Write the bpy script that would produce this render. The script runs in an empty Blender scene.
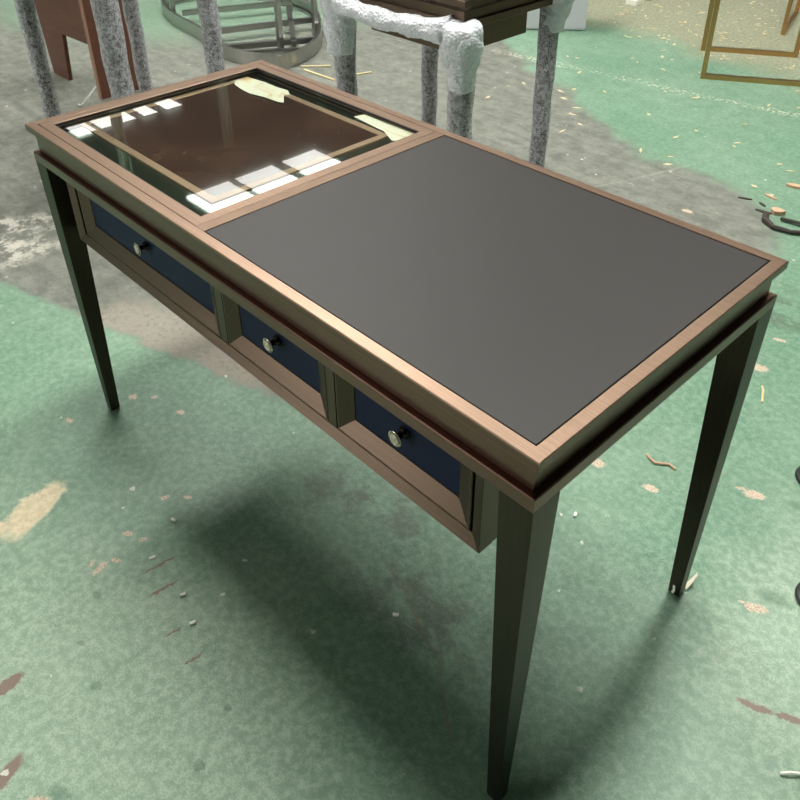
import bpy, bmesh, math, random
from mathutils import Vector, Matrix, noise
random.seed(7)
S = bpy.context.scene
COL = S.collection
PI = math.pi

# ------------------------------------------------------------------ helpers
def srgb(r, g, b):
    def f(c):
        c /= 255.0
        return c / 12.92 if c <= .04045 else ((c + .055) / 1.055) ** 2.4
    return (f(r), f(g), f(b), 1)

def link_mesh(name, bm, mat, parent=None, smooth=False, label=None):
    bmesh.ops.recalc_face_normals(bm, faces=bm.faces[:])
    me = bpy.data.meshes.new(name)
    bm.to_mesh(me); bm.free()
    if smooth:
        for p in me.polygons: p.use_smooth = True
    for m in (mat if isinstance(mat, (list, tuple)) else [mat]):
        me.materials.append(m)
    o = bpy.data.objects.new(name, me)
    COL.objects.link(o)
    if parent is not None: o.parent = parent
    if label: o['label'] = label
    return o

def tag(o, label, cat, group=None, kind=None):
    o['label'] = label; o['category'] = cat
    if group: o['group'] = group
    if kind: o['kind'] = kind
    return o

def empty(name, loc, label, cat, group=None, rz=0):
    o = bpy.data.objects.new(name, None)
    o.empty_display_size = .05
    COL.objects.link(o)
    o.location = loc; o.rotation_euler = (0, 0, rz)
    return tag(o, label, cat, group)

def box(bm, x0, x1, y0, y1, z0, z1, bev=0):
    r = bmesh.ops.create_cube(bm, size=1)
    vs = r['verts']
    for v in vs:
        v.co = Vector((x0 + (v.co.x + .5) * (x1 - x0), y0 + (v.co.y + .5) * (y1 - y0), z0 + (v.co.z + .5) * (z1 - z0)))
    if bev:
        es = list({e for v in vs for e in v.link_edges})
        bmesh.ops.bevel(bm, geom=es, offset=bev, segments=2, affect='EDGES', profile=.6)

def ring(bm, rect, prof, axis='z', closed=True):
    """mitred rectangular ring: rect=(a0,a1,b0,b1); prof = list of (inset, height)"""
    a0, a1, b0, b1 = rect
    loops = []
    for ins, h in prof:
        pts = [(a0 + ins, b0 + ins), (a1 - ins, b0 + ins), (a1 - ins, b1 - ins), (a0 + ins, b1 - ins)]
        if axis == 'z': L = [bm.verts.new((p[0], p[1], h)) for p in pts]
        else: L = [bm.verts.new((p[0], h, p[1])) for p in pts]      # ring facing y
        loops.append(L)
    n = len(loops)
    for i in range(n if closed else n - 1):
        A, B = loops[i], loops[(i + 1) % n]
        for k in range(4):
            bm.faces.new((A[k], A[(k + 1) % 4], B[(k + 1) % 4], B[k]))
    return loops

def frustum(bm, bot, top, z0, z1, bev=0):
    """bot/top: (x0,x1,y0,y1)"""
    vb = [bm.verts.new((x, y, z0)) for x, y in ((bot[0], bot[2]), (bot[1], bot[2]), (bot[1], bot[3]), (bot[0], bot[3]))]
    vt = [bm.verts.new((x, y, z1)) for x, y in ((top[0], top[2]), (top[1], top[2]), (top[1], top[3]), (top[0], top[3]))]
    fs = [bm.faces.new(vb[::-1]), bm.faces.new(vt)]
    side = []
    for k in range(4):
        fs.append(bm.faces.new((vb[k], vb[(k + 1) % 4], vt[(k + 1) % 4], vt[k])))
        side.append(bm.edges.get((vb[k], vt[k])))
    if bev: bmesh.ops.bevel(bm, geom=side, offset=bev, segments=2, affect='EDGES', profile=.6)

def lathe(bm, prof, seg=28, M=None):
    """prof: list of (r, z)"""
    rows = []
    for r, z in prof:
        if r < 1e-6: rows.append([bm.verts.new((0, 0, z))])
        else: rows.append([bm.verts.new((r * math.cos(2 * PI * k / seg), r * math.sin(2 * PI * k / seg), z)) for k in range(seg)])
    vs = [v for r in rows for v in r]
    for A, B in zip(rows, rows[1:]):
        for k in range(seg):
            k2 = (k + 1) % seg
            if len(A) == 1 and len(B) == 1: continue
            if len(A) == 1: bm.faces.new((A[0], B[k], B[k2]))
            elif len(B) == 1: bm.faces.new((A[k], A[k2], B[0]))
            else: bm.faces.new((A[k], A[k2], B[k2], B[k]))
    if M is not None:
        for v in vs: v.co = M @ v.co

def tube(bm, pts, r, seg=10, cap=True, lump=0, seed=0, sq=False):
    pts = [Vector(p) for p in pts]
    rows = []
    for i, p in enumerate(pts):
        d = (pts[min(i + 1, len(pts) - 1)] - pts[max(i - 1, 0)]).normalized()
        up = Vector((0, 0, 1)) if abs(d.z) < .95 else Vector((1, 0, 0))
        u = d.cross(up).normalized(); w = u.cross(d)
        rr = r[i] if isinstance(r, (list, tuple)) else r
        row = []
        for k in range(seg):
            a = 2 * PI * k / seg + (PI / 4 if sq else 0)
            q = rr
            v = u * math.cos(a) + w * math.sin(a)
            if lump:
                q = rr * (1 + lump * noise.noise(p * 23 + v * 1.6 + Vector((seed, 0, 0))) + lump * .5 * noise.noise(p * 70 + v * 4 + Vector((0, seed, 0))))
            row.append(bm.verts.new(p + v * q))
        rows.append(row)
    for A, B in zip(rows, rows[1:]):
        for k in range(seg):
            bm.faces.new((A[k], A[(k + 1) % seg], B[(k + 1) % seg], B[k]))
    if cap:
        bm.faces.new(rows[0][::-1]); bm.faces.new(rows[-1])

def bar(bm, p, q, w, h):
    """rectangular bar from p to q, w wide (horizontal), h high"""
    p, q = Vector(p), Vector(q); d = (q - p).normalized()
    up = Vector((0, 0, 1)) if abs(d.z) < .95 else Vector((0, 1, 0))
    u = d.cross(up).normalized() * w / 2; v = u.cross(d).normalized() * h / 2
    A = [bm.verts.new(p + s * u + t * v) for s, t in ((-1, -1), (1, -1), (1, 1), (-1, 1))]
    B = [bm.verts.new(q + s * u + t * v) for s, t in ((-1, -1), (1, -1), (1, 1), (-1, 1))]
    bm.faces.new(A[::-1]); bm.faces.new(B)
    for k in range(4): bm.faces.new((A[k], A[(k + 1) % 4], B[(k + 1) % 4], B[k]))

def prism(bm, pts, z0, z1, tilt=(0, 0)):
    """extruded outline; tilt raises the top and bottom with x, y"""
    cx = sum(p[0] for p in pts) / len(pts); cy = sum(p[1] for p in pts) / len(pts)
    t = lambda p: (p[0] - cx) * tilt[0] + (p[1] - cy) * tilt[1]
    b = [bm.verts.new((p[0], p[1], z0 + t(p))) for p in pts]
    c = [bm.verts.new((p[0], p[1], z1 + t(p))) for p in pts]
    bm.faces.new(b[::-1]); bm.faces.new(c)
    n = len(pts)
    for k in range(n): bm.faces.new((b[k], b[(k + 1) % n], c[(k + 1) % n], c[k]))

# ------------------------------------------------------------------ materials
class NT:
    def __init__(s, m):
        m.use_nodes = True
        s.t = m.node_tree
        s.b = s.t.nodes['Principled BSDF']
    def n(s, typ, **kw):
        nd = s.t.nodes.new(typ)
        for k, v in kw.items():
            if k.startswith('i_'):
                key = k[2:]; key = int(key) if key.isdigit() else key.replace('_', ' ')
                s.put(nd.inputs[key], v)
            else: setattr(nd, k, v)
        return nd
    def put(s, sock, v):
        if isinstance(v, bpy.types.NodeSocket): s.t.links.new(v, sock)
        else: sock.default_value = v
    def math(s, op, a, b=0.0, c=0.0, clamp=False):
        nd = s.n('ShaderNodeMath', operation=op, use_clamp=clamp)
        s.put(nd.inputs[0], a); s.put(nd.inputs[1], b); s.put(nd.inputs[2], c)
        return nd.outputs[0]
    def vmath(s, op, a, b=(0, 0, 0)):
        nd = s.n('ShaderNodeVectorMath', operation=op)
        s.put(nd.inputs[0], a); s.put(nd.inputs[1], b)
        return nd.outputs[0] if op not in ('LENGTH', 'DOT_PRODUCT', 'DISTANCE') else nd.outputs['Value']
    def mix(s, f, a, b):
        nd = s.n('ShaderNodeMix', data_type='RGBA')
        s.put(nd.inputs['Factor'], f); s.put(nd.inputs[6], a); s.put(nd.inputs[7], b)
        return nd.outputs[2]
    def noise(s, vec, scale, detail=4, rough=.55, dist=0):
        nd = s.n('ShaderNodeTexNoise')
        s.put(nd.inputs['Vector'], vec)
        nd.inputs['Scale'].default_value = scale; nd.inputs['Detail'].default_value = detail
        nd.inputs['Roughness'].default_value = rough; nd.inputs['Distortion'].default_value = dist
        return nd.outputs['Fac'], nd.outputs['Color']
    def ss(s, v, lo, hi, a=0.0, b=1.0):
        nd = s.n('ShaderNodeMapRange', interpolation_type='SMOOTHSTEP')
        s.put(nd.inputs[0], v)
        for i, x in zip((1, 2, 3, 4), (lo, hi, a, b)): s.put(nd.inputs[i], x)
        return nd.outputs[0]
    def bump(s, h, strength=.3, dist=.002):
        nd = s.n('ShaderNodeBump'); nd.inputs['Strength'].default_value = strength
        nd.inputs['Distance'].default_value = dist
        s.put(nd.inputs['Height'], h)
        s.t.links.new(nd.outputs[0], s.b.inputs['Normal'])

def mat(name, col, rough=.5, metal=0, **kw):
    m = bpy.data.materials.new(name); t = NT(m)
    t.b.inputs['Base Color'].default_value = col
    t.b.inputs['Roughness'].default_value = rough
    t.b.inputs['Metallic'].default_value = metal
    for k, v in kw.items(): t.b.inputs[k.replace('_', ' ')].default_value = v
    return m

def brushed(name, col, rough, axis, aniso=.6):
    """brushed bronze-coloured steel; axis = brushing direction"""
    m = bpy.data.materials.new(name); t = NT(m)
    g = t.n('ShaderNodeNewGeometry').outputs['Position']
    sc = {'x': (4, 500, 500), 'y': (500, 4, 500), 'z': (500, 500, 4)}[axis]
    mp = t.n('ShaderNodeMapping'); t.put(mp.inputs['Vector'], g); mp.inputs['Scale'].default_value = sc
    f, _ = t.noise(mp.outputs[0], 1.0, 3)
    big, _ = t.noise(g, 5, 2)
    c2 = tuple(x * .82 for x in col[:3]) + (1,)
    t.put(t.b.inputs['Base Color'], t.mix(t.ss(f, .3, .7), c2, col))
    t.put(t.b.inputs['Roughness'], t.math('ADD', t.math('MULTIPLY', f, .14), t.math('ADD', t.math('MULTIPLY', big, .08), rough - .11)))
    t.b.inputs['Metallic'].default_value = 1
    # brushed steel spreads a highlight across the brushing
    tv = t.n('ShaderNodeCombineXYZ'); tv.inputs[0].default_value, tv.inputs[1].default_value, tv.inputs[2].default_value = (1, .9, 0) if axis == 'z' else (.03, .05, 1)
    t.put(t.b.inputs['Tangent'], tv.outputs[0]); t.b.inputs['Anisotropic'].default_value = aniso
    t.bump(f, .05, .001)
    return m

BRONZE = srgb(151, 127, 109)
M_top = brushed('bronze_top', BRONZE, .40, 'x', .3)
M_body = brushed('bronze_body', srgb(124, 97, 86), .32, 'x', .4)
M_legm = brushed('bronze_leg', srgb(76, 66, 56), .36, 'z')
M_case = brushed('bronze_case', srgb(94, 80, 68), .34, 'x', .4)
M_edge = mat('bronze_worn_edge', srgb(190, 165, 140), .3, 1)
M_black = mat('black_laminate', srgb(46, 44, 42), .5, 0, Specular_IOR_Level=.32)
M_gap = mat('dark_gap', srgb(14, 13, 14), .7)
M_mirror = mat('dark_mirror', srgb(190, 196, 190), .03, 1)
M_trim = brushed('tray_trim', srgb(196, 164, 138), .4, 'y')
M_knob = mat('knob_dark_nickel', srgb(60, 54, 48), .18, 1)
M_rim = mat('knob_silver', srgb(176, 166, 150), .2, 1)
M_rosette = mat('knob_cream', srgb(206, 196, 170), .3)
M_grey = mat('grey_foam', srgb(188, 190, 194), .7)
M_white = mat('white_plastic', srgb(235, 236, 228), .45)
M_rubber = mat('black_rubber', srgb(26, 26, 24), .45)
M_steel = mat('bare_steel', srgb(176, 176, 172), .3, 1)
M_brass = brushed('brass', srgb(200, 162, 112), .34, 'x', .2)
M_straw = mat('pale_wood', srgb(214, 200, 150), .6)
M_chip = mat('raw_wood', srgb(196, 160, 132), .7)
M_dark = mat('dark_scrap', srgb(52, 46, 40), .7)
M_green = mat('dark_green', srgb(36, 58, 24), .6)

def brown_panel():
    m = mat('brown_lacquer', srgb(78, 44, 36), .06, 0, Specular_IOR_Level=.25)
    t = NT(m)
    g = t.n('ShaderNodeNewGeometry').outputs['Position']
    f, _ = t.noise(g, 7, 4); f2, _ = t.noise(g, 60, 3)
    c = t.mix(t.ss(f, .35, .7), srgb(56, 38, 33), srgb(72, 50, 43))
    c = t.mix(t.ss(f2, .66, .74, 0, .35), c, srgb(120, 96, 86))
    t.put(t.b.inputs['Base Color'], c)
    return m
M_brown = brown_panel()

def blue_panel():
    m = mat('navy_leather', srgb(25, 33, 60), .5, 0, Specular_IOR_Level=.12)
    t = NT(m); g = t.n('ShaderNodeNewGeometry').outputs['Position']
    f, _ = t.noise(g, 700, 2)
    t.bump(f, .12, .0004)
    return m
M_blue = blue_panel()

def wood_mat():
    m = mat('brown_board', srgb(92, 56, 40), .5)
    t = NT(m); g = t.n('ShaderNodeNewGeometry').outputs['Position']
    mp = t.n('ShaderNodeMapping'); t.put(mp.inputs['Vector'], g); mp.inputs['Scale'].default_value = (6, 40, 40)
    f, _ = t.noise(mp.outputs[0], 1, 5)
    t.put(t.b.inputs['Base Color'], t.mix(f, srgb(66, 38, 28), srgb(112, 70, 50)))
    return m
M_wood = wood_mat()
M_woodedge = mat('board_edge', srgb(150, 118, 98), .6)

def cream_mat():
    m = mat('cream_film', srgb(236, 228, 200), .5)
    t = NT(m); g = t.n('ShaderNodeNewGeometry').outputs['Position']
    f, _ = t.noise(g, 14, 3, dist=1.5)
    t.put(t.b.inputs['Base Color'], t.mix(t.ss(f, .5, .68), srgb(212, 206, 186), srgb(196, 158, 104)))
    return m
M_cream = cream_mat()

def glass_mat():
    m = bpy.data.materials.new('clear_glass'); m.use_nodes = True
    nt = m.node_tree; nt.nodes.clear()
    o = nt.nodes.new('ShaderNodeOutputMaterial')
    mx = nt.nodes.new('ShaderNodeMixShader'); tr = nt.nodes.new('ShaderNodeBsdfTransparent'); gl = nt.nodes.new('ShaderNodeBsdfGlossy')
    fr = nt.nodes.new('ShaderNodeFresnel'); fr.inputs[0].default_value = 1.45
    tr.inputs[0].default_value = (.93, .96, .94, 1)
    gl.inputs['Roughness'].default_value = .0
    ge = nt.nodes.new('ShaderNodeNewGeometry'); ml = nt.nodes.new('ShaderNodeMath'); ml.operation = 'MULTIPLY_ADD'
    ml.inputs[1].default_value = -1; ml.inputs[2].default_value = 1      # only the outer faces of the pane mirror
    nt.links.new(ge.outputs['Backfacing'], ml.inputs[0])
    m2 = nt.nodes.new('ShaderNodeMath'); m2.operation = 'MULTIPLY'
    nt.links.new(fr.outputs[0], m2.inputs[0]); nt.links.new(ml.outputs[0], m2.inputs[1])
    nt.links.new(m2.outputs[0], mx.inputs[0]); nt.links.new(tr.outputs[0], mx.inputs[1]); nt.links.new(gl.outputs[0], mx.inputs[2])
    nt.links.new(mx.outputs[0], o.inputs[0])
    return m
M_glass = glass_mat()

def wrap_mat(name, lo, hi, tint, bscale, bump, nscale):
    """clear bubble film: see-through between bubble glints painted as opaque white patches"""
    m = bpy.data.materials.new(name); t = NT(m)
    t.b.inputs['Base Color'].default_value = tint
    t.b.inputs['Roughness'].default_value = .16
    t.b.inputs['Specular IOR Level'].default_value = .8
    g = t.n('ShaderNodeNewGeometry').outputs['Position']
    v = t.n('ShaderNodeTexVoronoi'); t.put(v.inputs['Vector'], g); v.inputs['Scale'].default_value = bscale
    f, _ = t.noise(g, nscale, 5, .7)
    h = t.math('ADD', t.math('MULTIPLY', v.outputs['Distance'], -1.0), t.math('MULTIPLY', f, .8))
    t.bump(h, bump, .006)
    lw = t.n('ShaderNodeLayerWeight'); lw.inputs[0].default_value = .25
    a = t.math('ADD', t.ss(t.math('ADD', t.math('MULTIPLY', f, .6), t.math('MULTIPLY', t.noise(g, 260, 2, .6)[0], .4)), .42, .62, lo, hi), t.math('MULTIPLY', lw.outputs['Facing'], .4), 0, True)
    t.put(t.b.inputs['Alpha'], a)
    return m
M_wrap = wrap_mat('bubble_wrap_single', .28, .76, srgb(226, 226, 232), 150, 1.0, 70)
M_wrapthick = wrap_mat('bubble_wrap_folded', .80, 1.0, srgb(240, 242, 248), 110, .8, 60)

# ---- worn green epoxy floor ------------------------------------------------
def floor_mat():
    m = bpy.data.materials.new('worn_green_epoxy'); t = NT(m)
    P = t.n('ShaderNodeNewGeometry').outputs['Position']
    sep = t.n('ShaderNodeSeparateXYZ'); t.put(sep.inputs[0], P)
    n1, c1 = t.noise(P, 2.2, 6, .6)
    n2, c2 = t.noise(P, 14, 6, .65)
    n3, c3 = t.noise(P, 60, 5, .7)
    n4, _ = t.noise(P, 260, 3, .7)
    # distorted position for organic edges
    d1 = t.vmath('SCALE', t.vmath('SUBTRACT', c1, (.5, .5, .5))); d1.node.inputs['Scale'].default_value = .55
    d2 = t.vmath('SCALE', t.vmath('SUBTRACT', c2, (.5, .5, .5))); d2.node.inputs['Scale'].default_value = .08
    d3 = t.vmath('SCALE', t.vmath('SUBTRACT', c3, (.5, .5, .5))); d3.node.inputs['Scale'].default_value = .024
    Pf = t.vmath('ADD', P, d3)                       # fine
    Pm = t.vmath('ADD', t.vmath('ADD', P, d2), d3)   # medium
    Pc = t.vmath('ADD', t.vmath('ADD', P, d1), d2)   # coarse
    def half(V, a, b, c, w):
        """1 where a*x+b*y > c"""
        return t.ss(t.vmath('DOT_PRODUCT', V, (a, b, 0)), c - w, c + w)
    def ell(V, x, y, rx, ry, ang=0, soft=.25):
        mp = t.n('ShaderNodeMapping', vector_type='TEXTURE'); t.put(mp.inputs['Vector'], V)
        mp.inputs['Location'].default_value = (x, y, 0); mp.inputs['Rotation'].default_value = (0, 0, ang)
        mp.inputs['Scale'].default_value = (rx, ry, 1e3)
        L = t.vmath('LENGTH', mp.outputs[0])
        return t.ss(L, 1 - soft, 1 + soft, 1, 0)
    mx = lambda *a: a[0] if len(a) == 1 else t.math('MAXIMUM', a[0], mx(*a[1:]))
    mul = lambda *a: a[0] if len(a) == 1 else t.math('MULTIPLY', a[0], mul(*a[1:]))

    green = t.mix(t.ss(n1, .3, .7), srgb(92, 127, 104), srgb(114, 143, 121))
    green = t.mix(t.ss(n2, .35, .75, 0, .55), green, srgb(78, 115, 92))
    # dusty light film near the edges of the work area
    green = t.mix(t.ss(t.math('ADD', t.math('MULTIPLY', n3, .6), t.math('MULTIPLY', n4, .4)), .42, .62, 0, .42), green, srgb(156, 182, 158))
    dusty = mx(ell(Pc, .72, -.42, .5, .3, .2, .6), ell(Pc, 1.6, .62, .22, .3, .2, .6))
    fine, _ = t.noise(P, 340, 3, .75)
    scr = t.ss(t.math('ADD', t.math('MULTIPLY', n3, .5), t.math('MULTIPLY', fine, .5)), .47, .57)
    green = t.mix(mul(dusty, t.math('ADD', .28, t.math('MULTIPLY', scr, .36))), green, srgb(176, 192, 170))
    dk, _ = t.noise(Pf, 120, 3, .7)
    green = t.mix(mul(t.ss(dk, .58, .68), t.ss(n2, .4, .6), .5), green, srgb(64, 100, 78))
    grey = t.mix(t.ss(n2, .3, .72), srgb(92, 96, 88), srgb(128, 130, 120))
    st = t.n('ShaderNodeMapping'); t.put(st.inputs['Vector'], Pm); st.inputs['Rotation'].default_value = (0, 0, .35); st.inputs['Scale'].default_value = (2.2, 14, 1)
    ns, _ = t.noise(st.outputs[0], 1.6, 5, .6)
    grey = t.mix(t.ss(ns, .4, .66, 0, .3), grey, srgb(150, 154, 142))
    grey = t.mix(t.ss(n3, .35, .7, 0, .35), grey, srgb(84, 84, 78))
    # worn lane: front edge y = .3 + .28 x ; far edge ; right edge
    front = half(Pm, -.28, 1, .27, .02)
    far = half(Pc, .55, 1, 2.42, .06)
    hump = ell(Pm, .32, 1.72, .58, .66, -.2, .08)
    right = half(Pc, 1, .15, .55, .05)
    lane = mul(front, t.math('SUBTRACT', 1, far), t.math('SUBTRACT', 1, right))
    lane = mx(lane, hump)
    # green returns at the far left and under the desk
    gl = ell(Pc, -3.7, 2.1, 1.25, .75, .3, .3)
    gl2 = ell(Pc, -2.9, 2.9, .9, .5, .5, .35)
    ug = ell(Pm, .45, .78, .35, .18, .2, .4)
    lane = mul(lane, t.math('SUBTRACT', 1, t.math('MULTIPLY', mx(gl, gl2), .75)))
    # dirty far corner
    dirt = mul(half(Pc, .1, 1, 3.72, .16), .75)
    c = t.mix(lane, green, grey)
    c = t.mix(dirt, c, t.mix(t.ss(n3, .3, .65), srgb(116, 118, 98), srgb(166, 158, 134)))
    # brown-grey rough strip on the front edge of the lane
    strip = mul(half(Pm, -.28, 1, .27, .015), t.math('SUBTRACT', 1, half(Pm, -.28, 1, .42, .05)), half(P, 1, 0, -.42, .05), half(P, -1, 0, -.25, .1))
    c = t.mix(mul(strip, t.ss(n3, .3, .55)), c, srgb(140, 134, 122))
    # pale bare patches
    pale = mx(ell(Pm, .212, -.265, .082, .040, 1.99, .2), ell(Pm, .21, -.37, .05, .03, 1.7, .3))
    c = t.mix(pale, c, t.mix(t.ss(n3, .4, .6), srgb(196, 184, 152), srgb(214, 202, 172)))
    lp = mul(mx(ell(Pc, -1.02, .10, .22, .13, .6, .4), ell(Pc, -1.2, .25, .2, .1, .6, .4)), t.ss(t.math('ADD', t.math('MULTIPLY', n2, .6), t.math('MULTIPLY', n3, .4)), .47, .56))
    c = t.mix(t.math('MULTIPLY', lp, .85), c, srgb(192, 188, 176))
    # brown bare patches, bottom left and the long one at right
    br = mx(ell(Pf, .585, -.475, .03, .012, 1.7, .2), ell(Pf, .742, -.545, .042, .012, 2.0, .2),
            ell(Pf, 1.545, .464, .03, .0065, .35, .2), ell(Pf, 1.60, .489, .03, .0055, .45, .2),
            ell(Pf, .543, -.14, .035, .0035, 1.46, .3), ell(Pf, .60, -.165, .032, .0035, 1.46, .3), ell(Pf, .70, -.20, .018, .0025, 1.48, .3), ell(Pf, .776, -.203, .018, .0028, 1.49, .3))
    c = t.mix(br, c, srgb(126, 108, 96))
    # small chips that bare the concrete
    chips = [(1.314, .93, .024, .012, .5), (1.283, .925, .013, .004, .4), (1.452, .653, .022, .010, .5), (1.43, .648, .010, .003, .4),
             (1.138, .778, .018, .011, .3), (1.009, .758, .018, .013, .6), (1.109, 1.373, .022, .015, .2), (1.09, 1.534, .02, .008, .4), (.842, 1.055, .015, .008, 1),
             (.02, .08, .012, .008, .3), (.06, .12, .01, .006, .9), (.16, .14, .012, .007, .3), (-.01, -.08, .012, .007, .2),
             (.423, -.149, .012, .007, .6), (.46, -.131, .010, .006, 1.2), (.464, -.235, .018, .008, 1.8), (.467, -.202, .011, .006, .3), (.44, -.241, .010, .005, 2.0), (.388, -.039, .010, .006, 1.3), (.421, -.001, .010, .005, .4),
             (.82, -.52, .02, .010, .6), (.28, 1.45, .03, .016, .4), (.12, 1.62, .03, .012, .4), (.5, 2.05, .02, .012, .2)]
    ch = mx(*[ell(Pf, *q, .22) for q in chips])
    c = t.mix(ch, c, t.mix(t.ss(n4, .35, .6), srgb(150, 130, 112), srgb(204, 188, 166)))
    # crack with bare edge, polyline
    def seg(V, x0, y0, x1, y1, w):
        L = math.hypot(x1 - x0, y1 - y0)
        return ell(V, (x0 + x1) / 2, (y0 + y1) / 2, L / 2 + w, w, math.atan2(y1 - y0, x1 - x0), .5)
    def poly(V, pts, w): return mx(*[seg(V, *a, *b, w) for a, b in zip(pts, pts[1:])])
    crack = poly(Pf, [(.861, .206), (.967, .176), (1.049, .135), (1.091, .134), (1.138, .085), (1.171, .066), (1.22, .029)], .0028)
    c = t.mix(mul(crack, .6), c, srgb(132, 116, 96))
    line = poly(Pm, [(-1.236, 3.0), (-.611, 3.103), (.023, 3.181), (.6, 3.29)], .03)
    c = t.mix(mul(line, t.ss(n3, .51, .57), t.ss(n2, .38, .5)), c, srgb(206, 200, 178))
    joint = poly(Pf, [(.05, 1.75), (.2, 2.1), (.33, 2.5)], .008)
    c = t.mix(mul(joint, t.ss(n4, .45, .6), .4), c, srgb(180, 190, 172))
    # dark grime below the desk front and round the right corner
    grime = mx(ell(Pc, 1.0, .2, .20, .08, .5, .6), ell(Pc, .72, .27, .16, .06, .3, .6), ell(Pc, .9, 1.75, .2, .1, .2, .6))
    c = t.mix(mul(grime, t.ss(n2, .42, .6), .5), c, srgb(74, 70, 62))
    spots = mx(ell(Pf, .95, -.30, .011, .008, .5, .2), ell(Pf, .90, -.21, .009, .006, .5, .3), ell(Pf, .70, -.36, .012, .008, .4, .3), ell(Pf, .83, -.49, .02, .013, .3, .3), ell(Pf, .6, -.34, .01, .006, .4, .3),
               ell(Pf, 1.40, .97, .025, .013, .3, .5), ell(Pf, 1.47, .70, .03, .016, .3, .5), ell(Pf, .52, -.27, .012, .008, .4, .3))
    c = t.mix(mul(spots, .45), c, srgb(58, 98, 76))
    # scuffs: fine light and dark scratches
    sc = t.n('ShaderNodeMapping'); t.put(sc.inputs['Vector'], Pm); sc.inputs['Rotation'].default_value = (0, 0, -.6); sc.inputs['Scale'].default_value = (6, 90, 1)
    s1, _ = t.noise(sc.outputs[0], 1, 3, .6)
    c = t.mix(t.ss(s1, .66, .76, 0, .35), c, srgb(180, 196, 178))
    s2 = t.n('ShaderNodeMapping'); t.put(s2.inputs['Vector'], Pm); s2.inputs['Rotation'].default_value = (0, 0, .5); s2.inputs['Scale'].default_value = (10, 60, 1)
    s2n, _ = t.noise(s2.outputs[0], 1, 3, .6)
    c = t.mix(t.ss(s2n, .66, .78, 0, .4), c, srgb(70, 100, 82))
    # white flecks everywhere, denser at the back
    vo = t.n('ShaderNodeTexVoronoi'); t.put(vo.inputs['Vector'], Pf); vo.inputs['Scale'].default_value = 26
    rnd = t.n('ShaderNodeSeparateColor'); t.put(rnd.inputs[0], vo.outputs['Color'])
    dens = t.math('ADD', .16, t.math('ADD', t.math('MULTIPLY', dirt, .55), t.math('MULTIPLY', lane, .12)))
    rad = t.math('MULTIPLY', rnd.outputs[1], .16)
    fl = mul(t.math('LESS_THAN', rnd.outputs[0], dens), t.math('LESS_THAN', vo.outputs['Distance'], rad), t.ss(n1, .42, .55))
    c = t.mix(mul(fl, .8), c, srgb(214, 214, 198))
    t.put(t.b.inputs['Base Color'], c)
    bare = mx(lane, dirt, pale)
    r = t.math('ADD', t.math('ADD', .36, t.math('MULTIPLY', bare, .22)), t.math('MULTIPLY', n2, .2))
    t.put(t.b.inputs['Roughness'], r)
    t.b.inputs['Specular IOR Level'].default_value = .35
    t.bump(t.math('ADD', t.math('MULTIPLY', n3, .6), t.math('MULTIPLY', n4, .4)), .25, .002)
    return m
M_floor = floor_mat()

def emit(name, col, s):
    m = bpy.data.materials.new(name); m.use_nodes = True
    nt = m.node_tree; nt.nodes.clear()
    o = nt.nodes.new('ShaderNodeOutputMaterial'); e = nt.nodes.new('ShaderNodeEmission')
    e.inputs[0].default_value = col; e.inputs[1].default_value = s
    nt.links.new(e.outputs[0], o.inputs[0])
    return m

# ------------------------------------------------------------------ setting
bm = bmesh.new(); box(bm, -18, 9, -10, 14, -.1, 0)
o = link_mesh('floor', bm, M_floor); o['kind'] = 'structure'

M_roof = mat('roof_sheet', srgb(156, 160, 152), .8)
M_col = mat('column_paint', srgb(176, 188, 170), .6)
ROOF = 5.5
# roof sheet with openings left for the skylight strips (strips run along y)
near = [(y, y + .69) for y in (.2, 1.03, 1.86, 2.69, 3.5)]
rows = [(-11.82, -11.32, [(4.40, 4.76), (4.83, 5.5), (5.64, 5.92), (6.08, 6.42)]),
        (-8.12, -7.0, [(4.5, 5.24), (5.33, 6.04), (6.2, 6.88)]),
        (-3.75, -2.95, near), (.35, 1.15, near)]
bm = bmesh.new()
xs = [-18] + [v for r in rows for v in r[:2]] + [9]
for a, b in zip(xs[0::2], xs[1::2]): box(bm, a, b, -10, 14, ROOF, ROOF + .08)
for a, b, ps in rows:
    ys = [-10] + [v for p in ps for v in p] + [14]
    for c, d in zip(ys[0::2], ys[1::2]): box(bm, a, b, c, d, ROOF, ROOF + .08)
o = link_mesh('ceiling', bm, M_roof); o['kind'] = 'structure'
M_sky = emit('skylight_daylight', (1, .98, .93, 1), 50.0)
M_skydim = emit('skylight_dim_daylight', (1, .98, .95, 1), 6.0)   # far rows set dimmer to keep their fill out of the desk shadow
k = 0
for a, b, ps in rows:
    k += 1
    bm = bmesh.new()
    for c, d in ps: box(bm, a, b, c, d, ROOF + .02, ROOF + .05)
    o = link_mesh('window_%d' % k, bm, M_sky if a > -5 else M_skydim); o['kind'] = 'structure'
bm = bmesh.new(); box(bm, -7.6, -4.0, -9.99, -9.94, .4, 4.8)
o = link_mesh('window_5', bm, emit('added_front_glow', (1, .94, .92, 1), 12.0)); o['kind'] = 'structure'  # unseen glowing panel, added to brighten the near front corner of the desk
# columns of the hall that the glass mirrors
for i, (x, y) in enumerate(((-8.75, 4.0), (-9.15, 5.95), (-9.4, 8.1))):
    bm = bmesh.new()
    box(bm, x - .07, x + .07, y - .055, y - .04, 0, ROOF); box(bm, x - .07, x + .07, y + .04, y + .055, 0, ROOF); box(bm, x - .01, x + .01, y - .045, y + .045, 0, ROOF)
    o = link_mesh('trim_%d' % (i + 1), bm, M_col); o['kind'] = 'structure'
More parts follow.
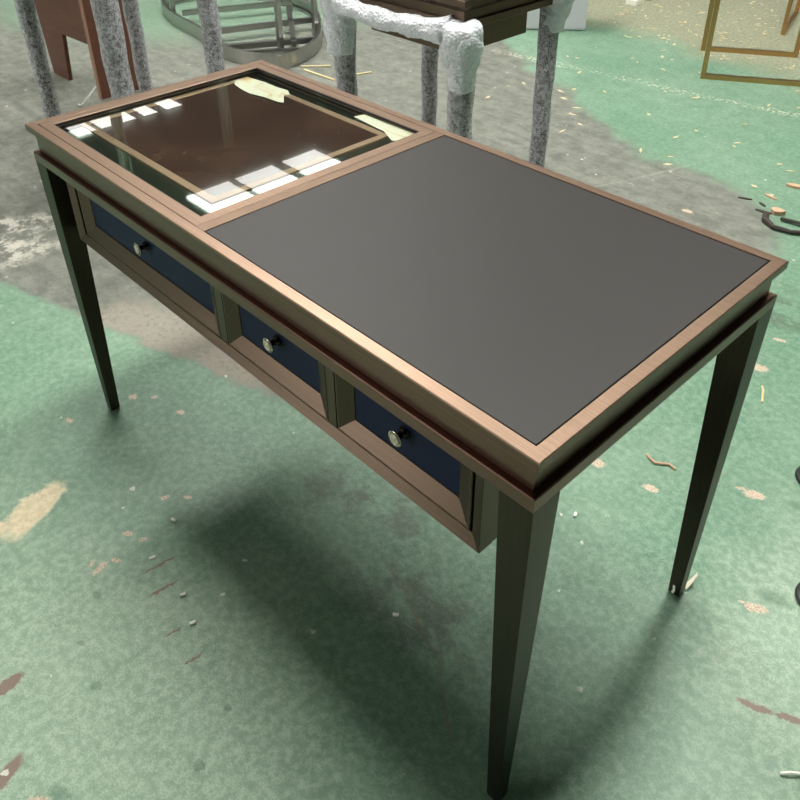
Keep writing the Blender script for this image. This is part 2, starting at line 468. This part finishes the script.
# far side walls of the hall
M_wall = mat('hall_wall', srgb(150, 152, 146), .8)
bm = bmesh.new(); box(bm, -18.2, -18, -10, 14, 0, ROOF)
o = link_mesh('wall_left', bm, M_wall); o['kind'] = 'structure'
bm = bmesh.new(); box(bm, -18, 9, -10.2, -10, 0, ROOF)
o = link_mesh('wall_front', bm, M_wall); o['kind'] = 'structure'
bm = bmesh.new(); box(bm, 9, 9.2, -10, 14, 0, ROOF)
o = link_mesh('wall_right', bm, M_wall); o['kind'] = 'structure'

# ------------------------------------------------------------------ the desk
L, D, H = 1.348, .599, .78
desk = empty('writing_desk', (0, 0, 0), 'bronze metal desk with black top, glass display lid and three navy drawers', 'desk')
# top frame with a cove below its edge
bm = bmesh.new()
c = .0012
prof = [(c, H), (0, H - c), (0, H - .0030), (.003, H - .0034), (.003, H - .010), (.0195, H - .010), (.0195, H - .0006), (.019, H)]
ring(bm, (0, L, 0, D), prof)
link_mesh('top_frame', bm, M_top, desk)
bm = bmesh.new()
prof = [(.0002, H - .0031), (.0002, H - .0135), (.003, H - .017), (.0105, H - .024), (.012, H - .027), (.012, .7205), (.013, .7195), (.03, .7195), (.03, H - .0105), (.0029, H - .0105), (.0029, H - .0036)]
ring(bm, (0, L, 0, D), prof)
link_mesh('edge_moulding', bm, M_body, desk, label='bronze stepped edge moulding, side shade put into its colour')  # same bronze as the top; side shade is put into the colour
bm = bmesh.new(); box(bm, .630, .6525, .0197, D - .0197, H - .012, H - .0001, .0006)
link_mesh('divider_bar', bm, brushed('bronze_divider', BRONZE, .42, 'y'), desk)
bm = bmesh.new(); box(bm, .0305, L - .0305, .0305, D - .0305, .7195, .764)
link_mesh('top_core', bm, M_gap, desk)
bm = bmesh.new(); box(bm, .6545, L - .0217, .0217, D - .0217, .7645, H - .0008, .0006)
link_mesh('black_top_panel', bm, M_black, desk, label='matt black writing surface panel')
# apron rail under the cove
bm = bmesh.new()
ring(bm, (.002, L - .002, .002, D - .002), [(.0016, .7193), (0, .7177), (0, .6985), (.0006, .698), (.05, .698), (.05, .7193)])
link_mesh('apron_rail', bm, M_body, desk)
# legs
def leg_bm(sx, sy, w=.0515, wb=.0235, ins=.002, t=.0105, z1=.698, LL=L, DD=D):
    bm = bmesh.new()
    def rect(i, w):
        x0 = i if sx < 0 else LL - i - w; y0 = i if sy < 0 else DD - i - w
        return (x0, x0 + w, y0, y0 + w)
    frustum(bm, rect(ins + t, wb), rect(ins, w), .004, z1, .0012)
    return bm, rect(ins + t, wb)
for sx in (-1, 1):
    for sy in (-1, 1):
        bm, r = leg_bm(sx, sy)
        lg = link_mesh('leg', bm, M_legm, desk)
        bm = bmesh.new(); lathe(bm, [(0, 0), (.009, 0), (.0095, .004), (0, .0041)], 16, Matrix.Translation(((r[0] + r[1]) / 2, (r[2] + r[3]) / 2, 0)))
        link_mesh('foot_glide', bm, M_rubber, lg)
        if sx > 0 and sy > 0:
            bm = bmesh.new()
            x, y = r[0] + .010, r[2] - .0012
            pts = [(x - .003, .006), (x + .002, .005), (x + .004, .016), (x + .002, .029), (x - .0025, .028), (x - .001, .016)]
            A = [bm.verts.new((p[0], y, p[1])) for p in pts]; B = [bm.verts.new((p[0], y + .0012, p[1])) for p in pts]
            bm.faces.new(A); bm.faces.new(B[::-1])
            for q in range(6): bm.faces.new((A[q], A[(q + 1) % 6], B[(q + 1) % 6], B[q]))
            link_mesh('tape_strip', bm, M_white, lg, label='white scrap of tape stuck on the leg end')
# drawer case
CY = .030
cx0, cx1, cz0, cz1 = .078, 1.252, .5245, .697
DY = CY + .0045
bm = bmesh.new(); box(bm, cx0 + .0005, cx1 - .0005, .0525, .165, cz0 + .0005, cz1)
link_mesh('drawer_case', bm, M_case, desk)
drawers = [(.1045, .6275), (.6525, .9295), (.9515, 1.2275)]
dz0, dz1 = .5415, .69
bm = bmesh.new()
ring(bm, (cx0, cx1, cz0, cz1), [(0, .0535), (0, CY - .0026), (.001, CY - .0036), (.0185, CY + .0034), (.0195, CY + .0046), (.0195, .0535)], axis='y')
for a, b in ((drawers[0][1] + .0015, drawers[1][0] - .0015), (drawers[1][1] + .0015, drawers[2][0] - .0015)):
    box(bm, a, b, DY, .053, cz0 + .0195, cz1 - .0195, .0006)
link_mesh('case_face_frame', bm, M_case, desk)
for a, b in drawers:
    bm = bmesh.new()
    ring(bm, (a, b, dz0 + .0015, dz1), [(0, .0515), (0, DY + .001), (.0012, DY - .0002), (.004, DY - .0004), (.031, DY + .011), (.0315, DY + .0125), (.0315, .0515)], axis='y')
    dr = link_mesh('drawer', bm, M_case, desk)
    bm = bmesh.new(); box(bm, a + .0305, b - .0305, DY + .0125, .0505, dz0 + .031, dz1 - .030)
    link_mesh('drawer_panel', bm, M_blue, dr, label='navy blue inset drawer panel')
    # knob: backplate, stem, rosette head pointing to -y
    Mk = Matrix.Translation(((a + b) / 2, DY + .0125, .621)) @ Matrix.Rotation(PI / 2, 4, 'X') @ Matrix.Diagonal((1.35, 1.35, .88, 1))
    bm = bmesh.new()
    lathe(bm, [(0, 0), (.0072, 0), (.0078, .0012), (.0072, .0026), (.0058, .0034), (.0066, .0046), (.0058, .006), (.0040, .0075), (.0034, .012), (.0038, .0165), (.0055, .0185), (0, .0186)], 24, Mk)
    kb = link_mesh('knob', bm, M_knob, dr, True, 'round dark metal knob with silver rosette face')
    bm = bmesh.new()
    lathe(bm, [(0, .0183), (.0062, .0183), (.0092, .0198), (.0100, .0218), (.0096, .0232), (.0084, .0236), (.0078, .0228), (.0, .0227)], 28, Mk)
    link_mesh('knob_rim', bm, M_rim, kb, True)
    bm = bmesh.new()
    lathe(bm, [(0, .0226), (.0066, .0226), (.0064, .0240), (.0050, .0250), (.0040, .0236), (.0028, .0236), (.0020, .0254), (0, .0258)], 24, Mk)
    link_mesh('knob_rosette', bm, M_rosette, kb, True)
# display compartment under the lid
tray = [None]
bm = bmesh.new(); box(bm, .0312, .6285, .0312, D - .0312, .7642, .7676)
tr = link_mesh('display_bed', bm, M_mirror, desk, label='mirrored bed of the display compartment')
bm = bmesh.new(); ring(bm, (.055, .560, .092, .517), [(.0005, .7703), (0, .7698), (0, .7677), (.016, .7677), (.016, .7698), (.0155, .7703)])
link_mesh('bed_trim', bm, M_trim, tr, label='thin copper coloured inner frame')
bm = bmesh.new(); box(bm, .0715, .5435, .1085, .5005, .7677, .7688)
link_mesh('bed_panel', bm, M_brown, tr, label='glossy dark brown bed panel')
# lid
lx0, lx1, ly0, ly1 = .0204, .6292, .0204, D - .0204
bm = bmesh.new()
ring(bm, (lx0, lx1, ly0, ly1), [(.0006, H), (0, H - .0006), (0, .7705), (.0228, .7705), (.0228, H - .0006), (.0222, H)])
lid = link_mesh('glass_lid', bm, M_top, desk, label='hinged bronze lid frame holding a glass pane')
bm = bmesh.new(); ring(bm, (lx0 + .0228, lx1 - .0228, ly0 + .0228, ly1 - .0228), [(0, .7788), (0, .7740), (.0016, .7740), (.0016, .7788)])
link_mesh('lid_gasket', bm, M_gap, lid, label='thin black seal round the glass')
bm = bmesh.new(); box(bm, lx0 + .0244, lx1 - .0244, ly0 + .0244, ly1 - .0244, .7742, .7772)
link_mesh('glass_pane', bm, M_glass, lid, label='clear glass pane')

# cream film lying under the glass
def film(name, pts, z, label):
    bm = bmesh.new()
    prism(bm, pts, z, z + .0006)
    return tag(link_mesh(name, bm, M_cream), label, 'packing film', 'packing film scraps under the glass')
film('packing_film', [(.062, .478), (.066, .514), (.12, .522), (.17, .521), (.205, .527), (.232, .512), (.222, .503), (.262, .472), (.248, .466), (.2, .462), (.16, .452), (.12, .455), (.085, .462)], .7706, 'larger cream film scrap in the rear left corner under the glass lid')
film('packing_film', [(.435, .528), (.44, .5535), (.52, .5545), (.602, .5545), (.602, .512), (.585, .498), (.54, .519)], .7706, 'smaller cream film scrap in the rear right corner under the glass lid')

# ------------------------------------------------------------------ bubble-wrapped tables behind
def wrapped_leg(parent, x, y, w, z1, ww, seed, mat_=M_legm):
    bm = bmesh.new()
    frustum(bm, (x - w * .32, x + w * .32, y - w * .32, y + w * .32), (x - w / 2, x + w / 2, y - w / 2, y + w / 2), .002, z1, .001)
    lg = link_mesh('leg', bm, mat_, parent)
    bm = bmesh.new()
    n = 34
    pts = [(x + .0015 * math.sin(i * .7 + seed), y + .0015 * math.cos(i * .6 + seed), .004 + (z1 - .01) * i / n) for i in range(n + 1)]
    tube(bm, pts, [ww * (.80 + .20 * i / n) for i in range(n + 1)], 26, False, .035, seed)
    link_mesh('bubble_wrap', bm, M_wrap, lg, True, 'clear bubble wrap sleeve')
    return lg

T = empty('wrapped_table', (0, 0, 0), 'bronze metal table behind the desk, its legs and rail in thick bubble wrap', 'table')
x0, x1, y0, y1, zr = -.478, .128, 1.210, 1.692, .752
bm = bmesh.new()
ring(bm, (x0, x1, y0, y1), [(.001, zr + .021), (0, zr + .020), (0, zr + .001), (.001, zr), (.05, zr), (.05, zr + .021)])
link_mesh('apron_rail', bm, M_case, T)
bm = bmesh.new()
z = zr + .021
prof = [(.012, z), (.012, z + .028), (.0, z + .042), (0, z + .060), (.002, z + .062), (.03, z + .062), (.03, z)]
ring(bm, (x0, x1, y0, y1), prof)
link_mesh('top_frame', bm, M_case, T)
bm = bmesh.new(); box(bm, x0 + .031, x1 - .031, y0 + .031, y1 - .031, z, z + .060)
link_mesh('top_panel', bm, M_black, T)
bm = bmesh.new(); box(bm, -.285, .09, 1.225, 1.545, .672, zr - .001)
link_mesh('drawer_case', bm, M_case, T)
for sx, sy, x, y, ww, sd in ((0, 0, -.445, 1.243, .040, 1), (1, 0, .095, 1.243, .043, 2.3), (1, 1, .095, 1.659, .034, 3.9), (0, 1, -.445, 1.659, .036, 5.1)):
    wrapped_leg(T, x, y, .05, zr, ww, sd)
# thick folded wrap round the top of the legs and along the front rail
def roll(pts, r, seed, lump=.35, seg=40):
    lump *= .55
    bm = bmesh.new()
    tube(bm, pts, r, seg, True, lump, seed)
    return link_mesh('bubble_wrap_roll', bm, M_wrapthick, T, True, 'thick folded white bubble wrap')
def curve_pts(a, b, n, f=lambda t: (0, 0, 0)):
    a, b = Vector(a), Vector(b)
    return [a.lerp(b, i / n) + Vector(f(i / n)) for i in range(n + 1)]
roll(curve_pts((-.42, 1.205, .735), (.075, 1.200, .742), 60, lambda t: (0, 0, -.014 * math.sin(PI * t))), [.031 + .003 * math.sin(i * .33) + .01 * max(0, i / 60 - .8) * 5 for i in range(61)], 1.1, .3)
n = 26
roll(curve_pts((.096, 1.241, .57), (.108, 1.222, .775), n), [.0435 + .022 * max(0, math.sin(PI * min(1, max(0, i / n - .25) / .85))) ** .8 - .02 * (i == n) for i in range(n + 1)], 4.2, .28)
roll(curve_pts((-.452, 1.236, .56), (-.455, 1.230, .80), n), [.046 + .018 * (i / n) ** .8 for i in range(n + 1)], 7.7, .3)
roll(curve_pts((.10, 1.665, .66), (.115, 1.675, .80), n), [.036 + .022 * (i / n) for i in range(n + 1)], 2.9, .3)

T2 = empty('wrapped_table', (0, 0, 0), 'small table at the rear left corner of the desk with four thin wrapped legs', 'table')
bm = bmesh.new(); ring(bm, (-1.62, -.845, .585, 1.05), [(0, .80), (0, .86), (.2, .86), (.2, .80)])
link_mesh('top_frame', bm, M_case, T2)
for x, y, ww, sd in ((-1.577, .62, .038, 6.1), (-.882, .62, .043, 7.3), (-1.53, 1.02, .034, 8.2), (-.882, .991, .036, 9.4)):
    wrapped_leg(T2, x, y, .046, .80, ww, sd)

# brown wooden carcass behind the small table
W = empty('wooden_base', (0, 0, 0), 'dark brown board base with a square cut-out standing behind the thin wrapped legs', 'furniture base')
bm = bmesh.new()
def board(pts, y0, y1, m, nm):
    bm = bmesh.new()
    A = [bm.verts.new((p[0], y0, p[1])) for p in pts]; B = [bm.verts.new((p[0], y1, p[1])) for p in pts]
    bm.faces.new(A); bm.faces.new(B[::-1])
    k = len(pts)
    for q in range(k): bm.faces.new((A[q], A[(q + 1) % k], B[(q + 1) % k], B[q]))
    return link_mesh(nm, bm, m, W)
board([(-2.655, 0), (-2.475, 0), (-2.43, .25), (-2.12, .26), (-2.12, .8), (-2.75, .8)], 1.065, 1.085, M_wood, 'front_panel')
bm = bmesh.new(); box(bm, -2.118, -2.098, 1.06, 1.32, 0, .8); link_mesh('side_panel', bm, M_wood, W)
bm = bmesh.new(); box(bm, -2.121, -2.095, 1.054, 1.0595, 0, .8); link_mesh('edge_band', bm, M_woodedge, W, label='pale edge strip')

# ------------------------------------------------------------------ steel ring frame
R = empty('steel_ring_frame', (0, 0, 0), 'bare steel oval ring frame with cross bars and uprights standing on the floor', 'furniture frame')
ctrl = [(-3.06, 2.0), (-2.62, 1.93), (-2.15, 1.835), (-1.84, 1.96), (-1.90, 2.23), (-2.17, 2.50), (-2.6, 2.75), (-3.1, 2.75), (-3.42, 2.45), (-3.38, 2.15)]
def catmull(P, n=8):
    out = []
    N = len(P)
    for i in range(N):
        p0, p1, p2, p3 = [Vector(P[(i + k) % N]) for k in (-1, 0, 1, 2)]
        for j in range(n):
            t = j / n
            out.append(.5 * ((2 * p1) + (p2 - p0) * t + (2 * p0 - 5 * p1 + 4 * p2 - p3) * t * t + (3 * p1 - p0 - 3 * p2 + p3) * t ** 3))
    return out
C = catmull(ctrl)
cc = sum(C, Vector((0, 0))) / len(C)
bm = bmesh.new()
N = len(C)
Q = []
for i, p in enumerate(C):
    d = (C[(i + 1) % N] - C[i - 1]).normalized(); nn = Vector((d.y, -d.x))
    if nn.dot(p - cc) < 0: nn = -nn
    Q.append([bm.verts.new((p.x + nn.x * a, p.y + nn.y * a, zz)) for a, zz in ((0, .002), (0, .082), (-.006, .082), (-.024, .076), (-.024, .070), (-.006, .070), (-.006, .016), (-.024, .016), (-.024, .002))])
for i in range(N):
    A, B = Q[i], Q[(i + 1) % N]
    for k in range(9): bm.faces.new((A[k], A[(k + 1) % 9], B[(k + 1) % 9], B[k]))
link_mesh('ring_band', bm, M_steel, R)
def barpart(p, q, w, h, nm='cross_bar'):
    bm = bmesh.new(); bar(bm, p, q, w, h); link_mesh(nm, bm, M_steel, R)
barpart((-3.0, 2.06, .06), (-2.72, 2.70, .06), .03, .03)
barpart((-2.52, 1.955, .06), (-2.30, 2.56, .06), .03, .03)
barpart((-2.20, 1.87, .06), (-1.98, 2.29, .06), .03, .03)
barpart((-2.12, 1.88, .04), (-1.90, 2.20, .04), .025, .03)
barpart((-2.62, 2.60, .06), (-1.99, 2.16, .06), .03, .03)
for x, y in ((-2.02, 2.09), (-2.19, 2.47), (-3.06, 2.03), (-2.75, 2.70)):
    barpart((x, y, .0), (x, y, 1.0), .028, .028, 'upright')
bm = bmesh.new(); box(bm, -1.862, -1.80, 1.92, 1.975, .004, .09, .006); link_mesh('joint_plate', bm, M_steel, R)

# ------------------------------------------------------------------ brass frames
def loop_frame(parent, p, q, h, w=.024):
    p, q = Vector(p), Vector(q); d = (q - p).normalized()
    bm = bmesh.new()
    bar(bm, p + Vector((0, 0, w / 2)), q + Vector((0, 0, w / 2)), w, w)
    link_mesh('base_bar', bm, M_brass, parent)
    for e, s in ((p, 1), (q, -1)):
        bm = bmesh.new()
        e2 = e + d * s * w / 2
        a = Vector((e2.x, e2.y, w)); b = Vector((e2.x, e2.y, h))
        u = d * w / 2; v = Vector((-d.y, d.x, 0)) * w / 2
        A = [bm.verts.new(a + i * u + j * v) for i, j in ((-1, -1), (1, -1), (1, 1), (-1, 1))]
        B = [bm.verts.new(b + i * u + j * v) for i, j in ((-1, -1), (1, -1), (1, 1), (-1, 1))]
        bm.faces.new(A[::-1]); bm.faces.new(B)
        for k in range(4): bm.faces.new((A[k], A[(k + 1) % 4], B[(k + 1) % 4], B[k]))
        link_mesh('upright', bm, M_brass, parent)
    bm = bmesh.new()
    bar(bm, p + Vector((0, 0, h + w / 2)), q + Vector((0, 0, h + w / 2)), w, w)
    link_mesh('top_bar', bm, M_brass, parent)
F1 = empty('brass_table_frame', (0, 0, 0), 'nearest brass square-tube frame, its two floor loops parallel at the upper right', 'table frame', 'brass table frames')
loop_frame(F1, (-.205, 3.40, 0), (.235, 3.66, 0), .5)
loop_frame(F1, (-.44, 3.825, 0), (-.005, 4.08, 0), .5)
F2 = empty('brass_table_frame', (0, 0, 0), 'farther brass frame at the right picture edge, only one foot corner in view', 'table frame', 'brass table frames')
loop_frame(F2, (-.245, 4.42, 0), (-.40, 4.95, 0), .5)
loop_frame(F2, (.2, 4.6, 0), (.05, 5.1, 0), .5)

# ------------------------------------------------------------------ grey block
bm = bmesh.new()
ang = math.atan2(3.678 - 3.424, -1.117 + 1.403)
Mx = Matrix.Translation((-1.43, 3.40, 0)) @ Matrix.Rotation(ang, 4, 'Z')
box(bm, 0, .42, 0, .3, .002, .52, .012)
for v in bm.verts: v.co = Mx @ v.co
tag(link_mesh('foam_block', bm, M_grey), 'light grey block standing on the floor behind the bubble wrapped table', 'block')

# ------------------------------------------------------------------ loose bits on the floor
def stick(name, pts, r, m, label, cat, group=None, seg=6):
    bm = bmesh.new(); tube(bm, pts, r, seg)
    return tag(link_mesh(name, bm, m), label, cat, group)
def chip(name, x, y, sx, sy, h, ang, m, label, cat, group=None):
    bm = bmesh.new()
    rr = random.Random(int(x * 1000) * 31 + int(y * 1000))
    pts = []
    for k in range(7):
        a = 2 * PI * k / 7; r = .75 + .4 * rr.random()
        px, py = sx * r * math.cos(a), sy * r * math.sin(a)
        pts.append((x + px * math.cos(ang) - py * math.sin(ang), y + px * math.sin(ang) + py * math.cos(ang)))
    prism(bm, pts, .0005, h)
    return tag(link_mesh(name, bm, m), label, cat, group)
g = 'white plastic offcuts on the floor'
for x, y, a, lab in ((.461, -.059, .3, 'white offcut on the floor left of the four, farthest from the camera'),
                     (.520, -.144, 1.3, 'white offcut beside the first long brown scratch, second from the far end'),
                     (.643, -.146, 1.3, 'white offcut beside the third brown scratch, third from the far end'),
                     (.712, -.165, 1.3, 'white offcut beside the last brown scratch, nearest of the four'),
                     (.973, .131, .7, 'white offcut in the dark shadow under the drawers'),
                     (1.067, .588, 1.9, 'white offcut on green floor between the two right legs')):
    stick('plastic_offcut', [(x - .006 * math.cos(a), y - .006 * math.sin(a), .004), (x + .006 * math.cos(a), y + .006 * math.sin(a), .004)], .0035, M_white, lab, 'offcut', g, 8)
g = 'thin pale strips behind the desk'
for a, b, lab in (((-1.796, 2.05), (-1.69, 2.17), 'pale yellow strip lying nearest the steel ring frame'),
                  ((-1.74, 2.03), (-1.50, 2.04), 'longest pale yellow strip, just behind the desk back edge'),
                  ((-1.50, 2.13), (-1.46, 2.26), 'short pale yellow strip at the wrapped table leg')):
    bm = bmesh.new(); bar(bm, (*a, .005), (*b, .005), .012, .004)
    tag(link_mesh('wood_strip', bm, M_straw), lab, 'strip', g)
# white cable tie by the thin leg
pts = []
for i in range(13):
    t = i / 12
    pts.append((-2.0 - .10 * t + .03 * math.sin(PI * t), 1.0 - .06 * t - .03 * math.sin(PI * t), .10 * (1 - t) ** 1.5 + .006))
stick('cable_tie', pts, .004, M_white, 'white curved cable tie by the wrapped legs at the upper left', 'cable tie')
# curled scrap against the rear right foot
bm = bmesh.new()
for (p, q) in ((0, 1),):
    pass
n = 9; vs = []
for i in range(n):
    t = i / (n - 1)
    cx, cy, cz = 1.3335 + .006 * t, .592 + .030 * t, .004 + .020 * t
    vs.append([bm.verts.new((cx + .0045 * s_ * (1 - .5 * t), cy - .003 * s_, cz + dz)) for s_, dz in ((-1, 0), (1, 0), (1, .0015), (-1, .0015))])
for A, B in zip(vs, vs[1:]):
    for k in range(4): bm.faces.new((A[k], A[(k + 1) % 4], B[(k + 1) % 4], B[k]))
bm.faces.new(vs[0]); bm.faces.new(vs[-1][::-1])
tag(link_mesh('paper_scrap', bm, mat('paper', srgb(222, 212, 190), .7)), 'curled cream scrap beside the foot of the rear right leg', 'scrap')
stick('white_strip', [(1.628, .384, .004), (1.640, .395, .009), (1.656, .41, .006), (1.675, .43, .004)], .0028, M_white, 'thin white strip at the lower right picture edge', 'strip')
stick('twig', [(1.075, .862, .004), (1.105, .85, .006), (1.13, .872, .004), (1.15, .868, .004)], .003, M_chip, 'bent pale twig on green floor between the desk legs', 'twig')
stick('wood_splinter', [(1.18, 1.24, .003), (1.16, 1.285, .004), (1.15, 1.30, .003)], .003, M_straw, 'pale splinter right of the desk corner', 'splinter')
g = 'wood chips at the right edge'
chip('wood_chip', .69, 2.52, .035, .014, .010, .3, M_chip, 'brown wood chip nearest the right picture edge', 'wood chip', g)
chip('wood_chip', .66, 2.37, .03, .007, .006, -.2, M_chip, 'long thin brown wood chip between dark flakes and the right picture edge', 'wood chip', g)
chip('wood_chip', -.9, .02, .022, .008, .009, .2, M_straw, 'pale wood chip on grey concrete left of the desk', 'wood chip')
chip('dark_flake', .70, 2.24, .035, .010, .004, .1, M_dark, 'dark flake right of the desk, biggest of its cluster', 'flake', 'dark flakes')
chip('dark_flake', .67, 2.29, .02, .007, .004, -.5, M_dark, 'small tilted dark flake in the cluster right of the desk', 'flake', 'dark flakes')
chip('dark_flake', .60, 2.29, .03, .006, .004, .4, M_dark, 'thin dark flake at the left of its cluster', 'flake', 'dark flakes')
# torn strap at the right edge
S1 = stick('torn_strap', [(.72, 2.21, .008), (.735, 2.17, .01), (.78, 2.14, .01), (.84, 2.15, .01), (.90, 2.19, .012), (.90, 2.24, .012), (.84, 2.23, .012), (.77, 2.22, .01)], [.012, .012, .009, .008, .008, .008, .007, .006], M_dark, 'looped dark strap lying at the right picture edge', 'strap', None, 8)
chip('crumb', .735, 2.265, .028, .02, .016, .3, M_chip, 'crumbly pinkish lump touching the looped dark strap', 'lump')
# two dark round pads cut by the picture edge
def pad(x, y, lab):
    bm = bmesh.new()
    lathe(bm, [(0, 0), (.038, 0), (.042, .004), (.042, .010), (.038, .013), (.030, .013), (.027, .010), (0, .010)], 32, Matrix.Translation((x, y, 0)))
    tag(link_mesh('rubber_pad', bm, M_rubber, None, True), lab, 'rubber pad', 'rubber pads at the right edge')
pad(1.388, 1.070, 'round black rubber pad at the right picture edge, farther one')
pad(1.529, .757, 'round black rubber pad at the right picture edge, nearer one')
bm = bmesh.new(); box(bm, -1.29, -1.21, 4.37, 4.43, .001, .035, .004)
tag(link_mesh('packet', bm, M_white), 'small white packet on the floor at the top of the picture', 'packet')
bm = bmesh.new(); lathe(bm, [(0, 0), (.07, 0), (.09, .04), (.07, .10), (.03, .14), (0, .145)], 14, Matrix.Translation((-1.30, 4.62, 0)))
for v in bm.verts: v.co += Vector((noise.noise(v.co * 15), noise.noise(v.co * 15 + Vector((5, 0, 0))), 0)) * .03
tag(link_mesh('green_bundle', bm, M_green, None, True), 'dark green bundle behind the white packet', 'bundle')
# shavings on the far floor: nobody could count them
bm = bmesh.new()
rr = random.Random(3)
for i in range(900):
    x = rr.uniform(-1.3, 1.4); y = 3.75 + rr.random() ** 1.2 * 2.6
    if rr.random() < .12: y = rr.uniform(2.3, 3.7)
    if -1.5 < x < -.95 and y < 4.1: continue
    if any(abs((y - b) - .6 * (x - a)) < .07 for a, b in ((-.205, 3.40), (-.44, 3.825))): continue
    if any(math.hypot(x - a, y - b) < .09 for a, b in ((-.245, 4.42), (-.40, 4.95), (.2, 4.6), (.05, 5.1))) or abs((y - 4.42) + 3.42 * (x + .245)) < .25 or abs((y - 4.6) + 3.33 * (x - .2)) < .25: continue
    a = rr.uniform(0, PI); l = rr.uniform(.008, .028); w = rr.uniform(.004, .010)
    ca, sa = math.cos(a), math.sin(a)
    pts = [(x + l * ca, y + l * sa), (x - w * sa, y + w * ca), (x - l * ca, y - l * sa), (x + w * sa, y - w * ca)]
    prism(bm, pts, .0008, .0035)
tag(link_mesh('wood_shavings', bm, mat('shavings', srgb(206, 194, 160), .8)), 'pale wood shavings scattered over the dirty far floor', 'shavings', None, 'stuff')

# ------------------------------------------------------------------ light, world
w = bpy.data.worlds.new('hall'); S.world = w; w.use_nodes = True
bg = w.node_tree.nodes['Background']
bg.inputs[0].default_value = (.93, .97, 1, 1); bg.inputs[1].default_value = .2

# ------------------------------------------------------------------ camera
cam = bpy.data.cameras.new('camera'); co = bpy.data.objects.new('camera', cam); COL.objects.link(co)
px, py, pz, yaw, pitch, roll_, f = 1.70801, -.54490, 1.42822, 2.383872, -.569673, -.008924, 821.942
d = Vector((math.cos(pitch) * math.cos(yaw), math.cos(pitch) * math.sin(yaw), math.sin(pitch)))
r = d.cross(Vector((0, 0, 1))).normalized(); u = r.cross(d)
r2 = math.cos(roll_) * r + math.sin(roll_) * u; u2 = -math.sin(roll_) * r + math.cos(roll_) * u
Mw = Matrix(((r2.x, u2.x, -d.x, px), (r2.y, u2.y, -d.y, py), (r2.z, u2.z, -d.z, pz), (0, 0, 0, 1)))
co.matrix_world = Mw
cam.sensor_fit = 'HORIZONTAL'; cam.sensor_width = 36
cam.lens = f / 800 * 36
cam.shift_y = -(400 - 277.058) / 800
cam.clip_start = .02
S.camera = co

S.view_settings.view_transform = 'Standard'; S.view_settings.look = 'None'
S.view_settings.gamma = 1; S.view_settings.use_curve_mapping = False
S.view_settings.exposure = 0.0
S.cycles.use_denoising = True
S.cycles.max_bounces = 8; S.cycles.transparent_max_bounces = 12
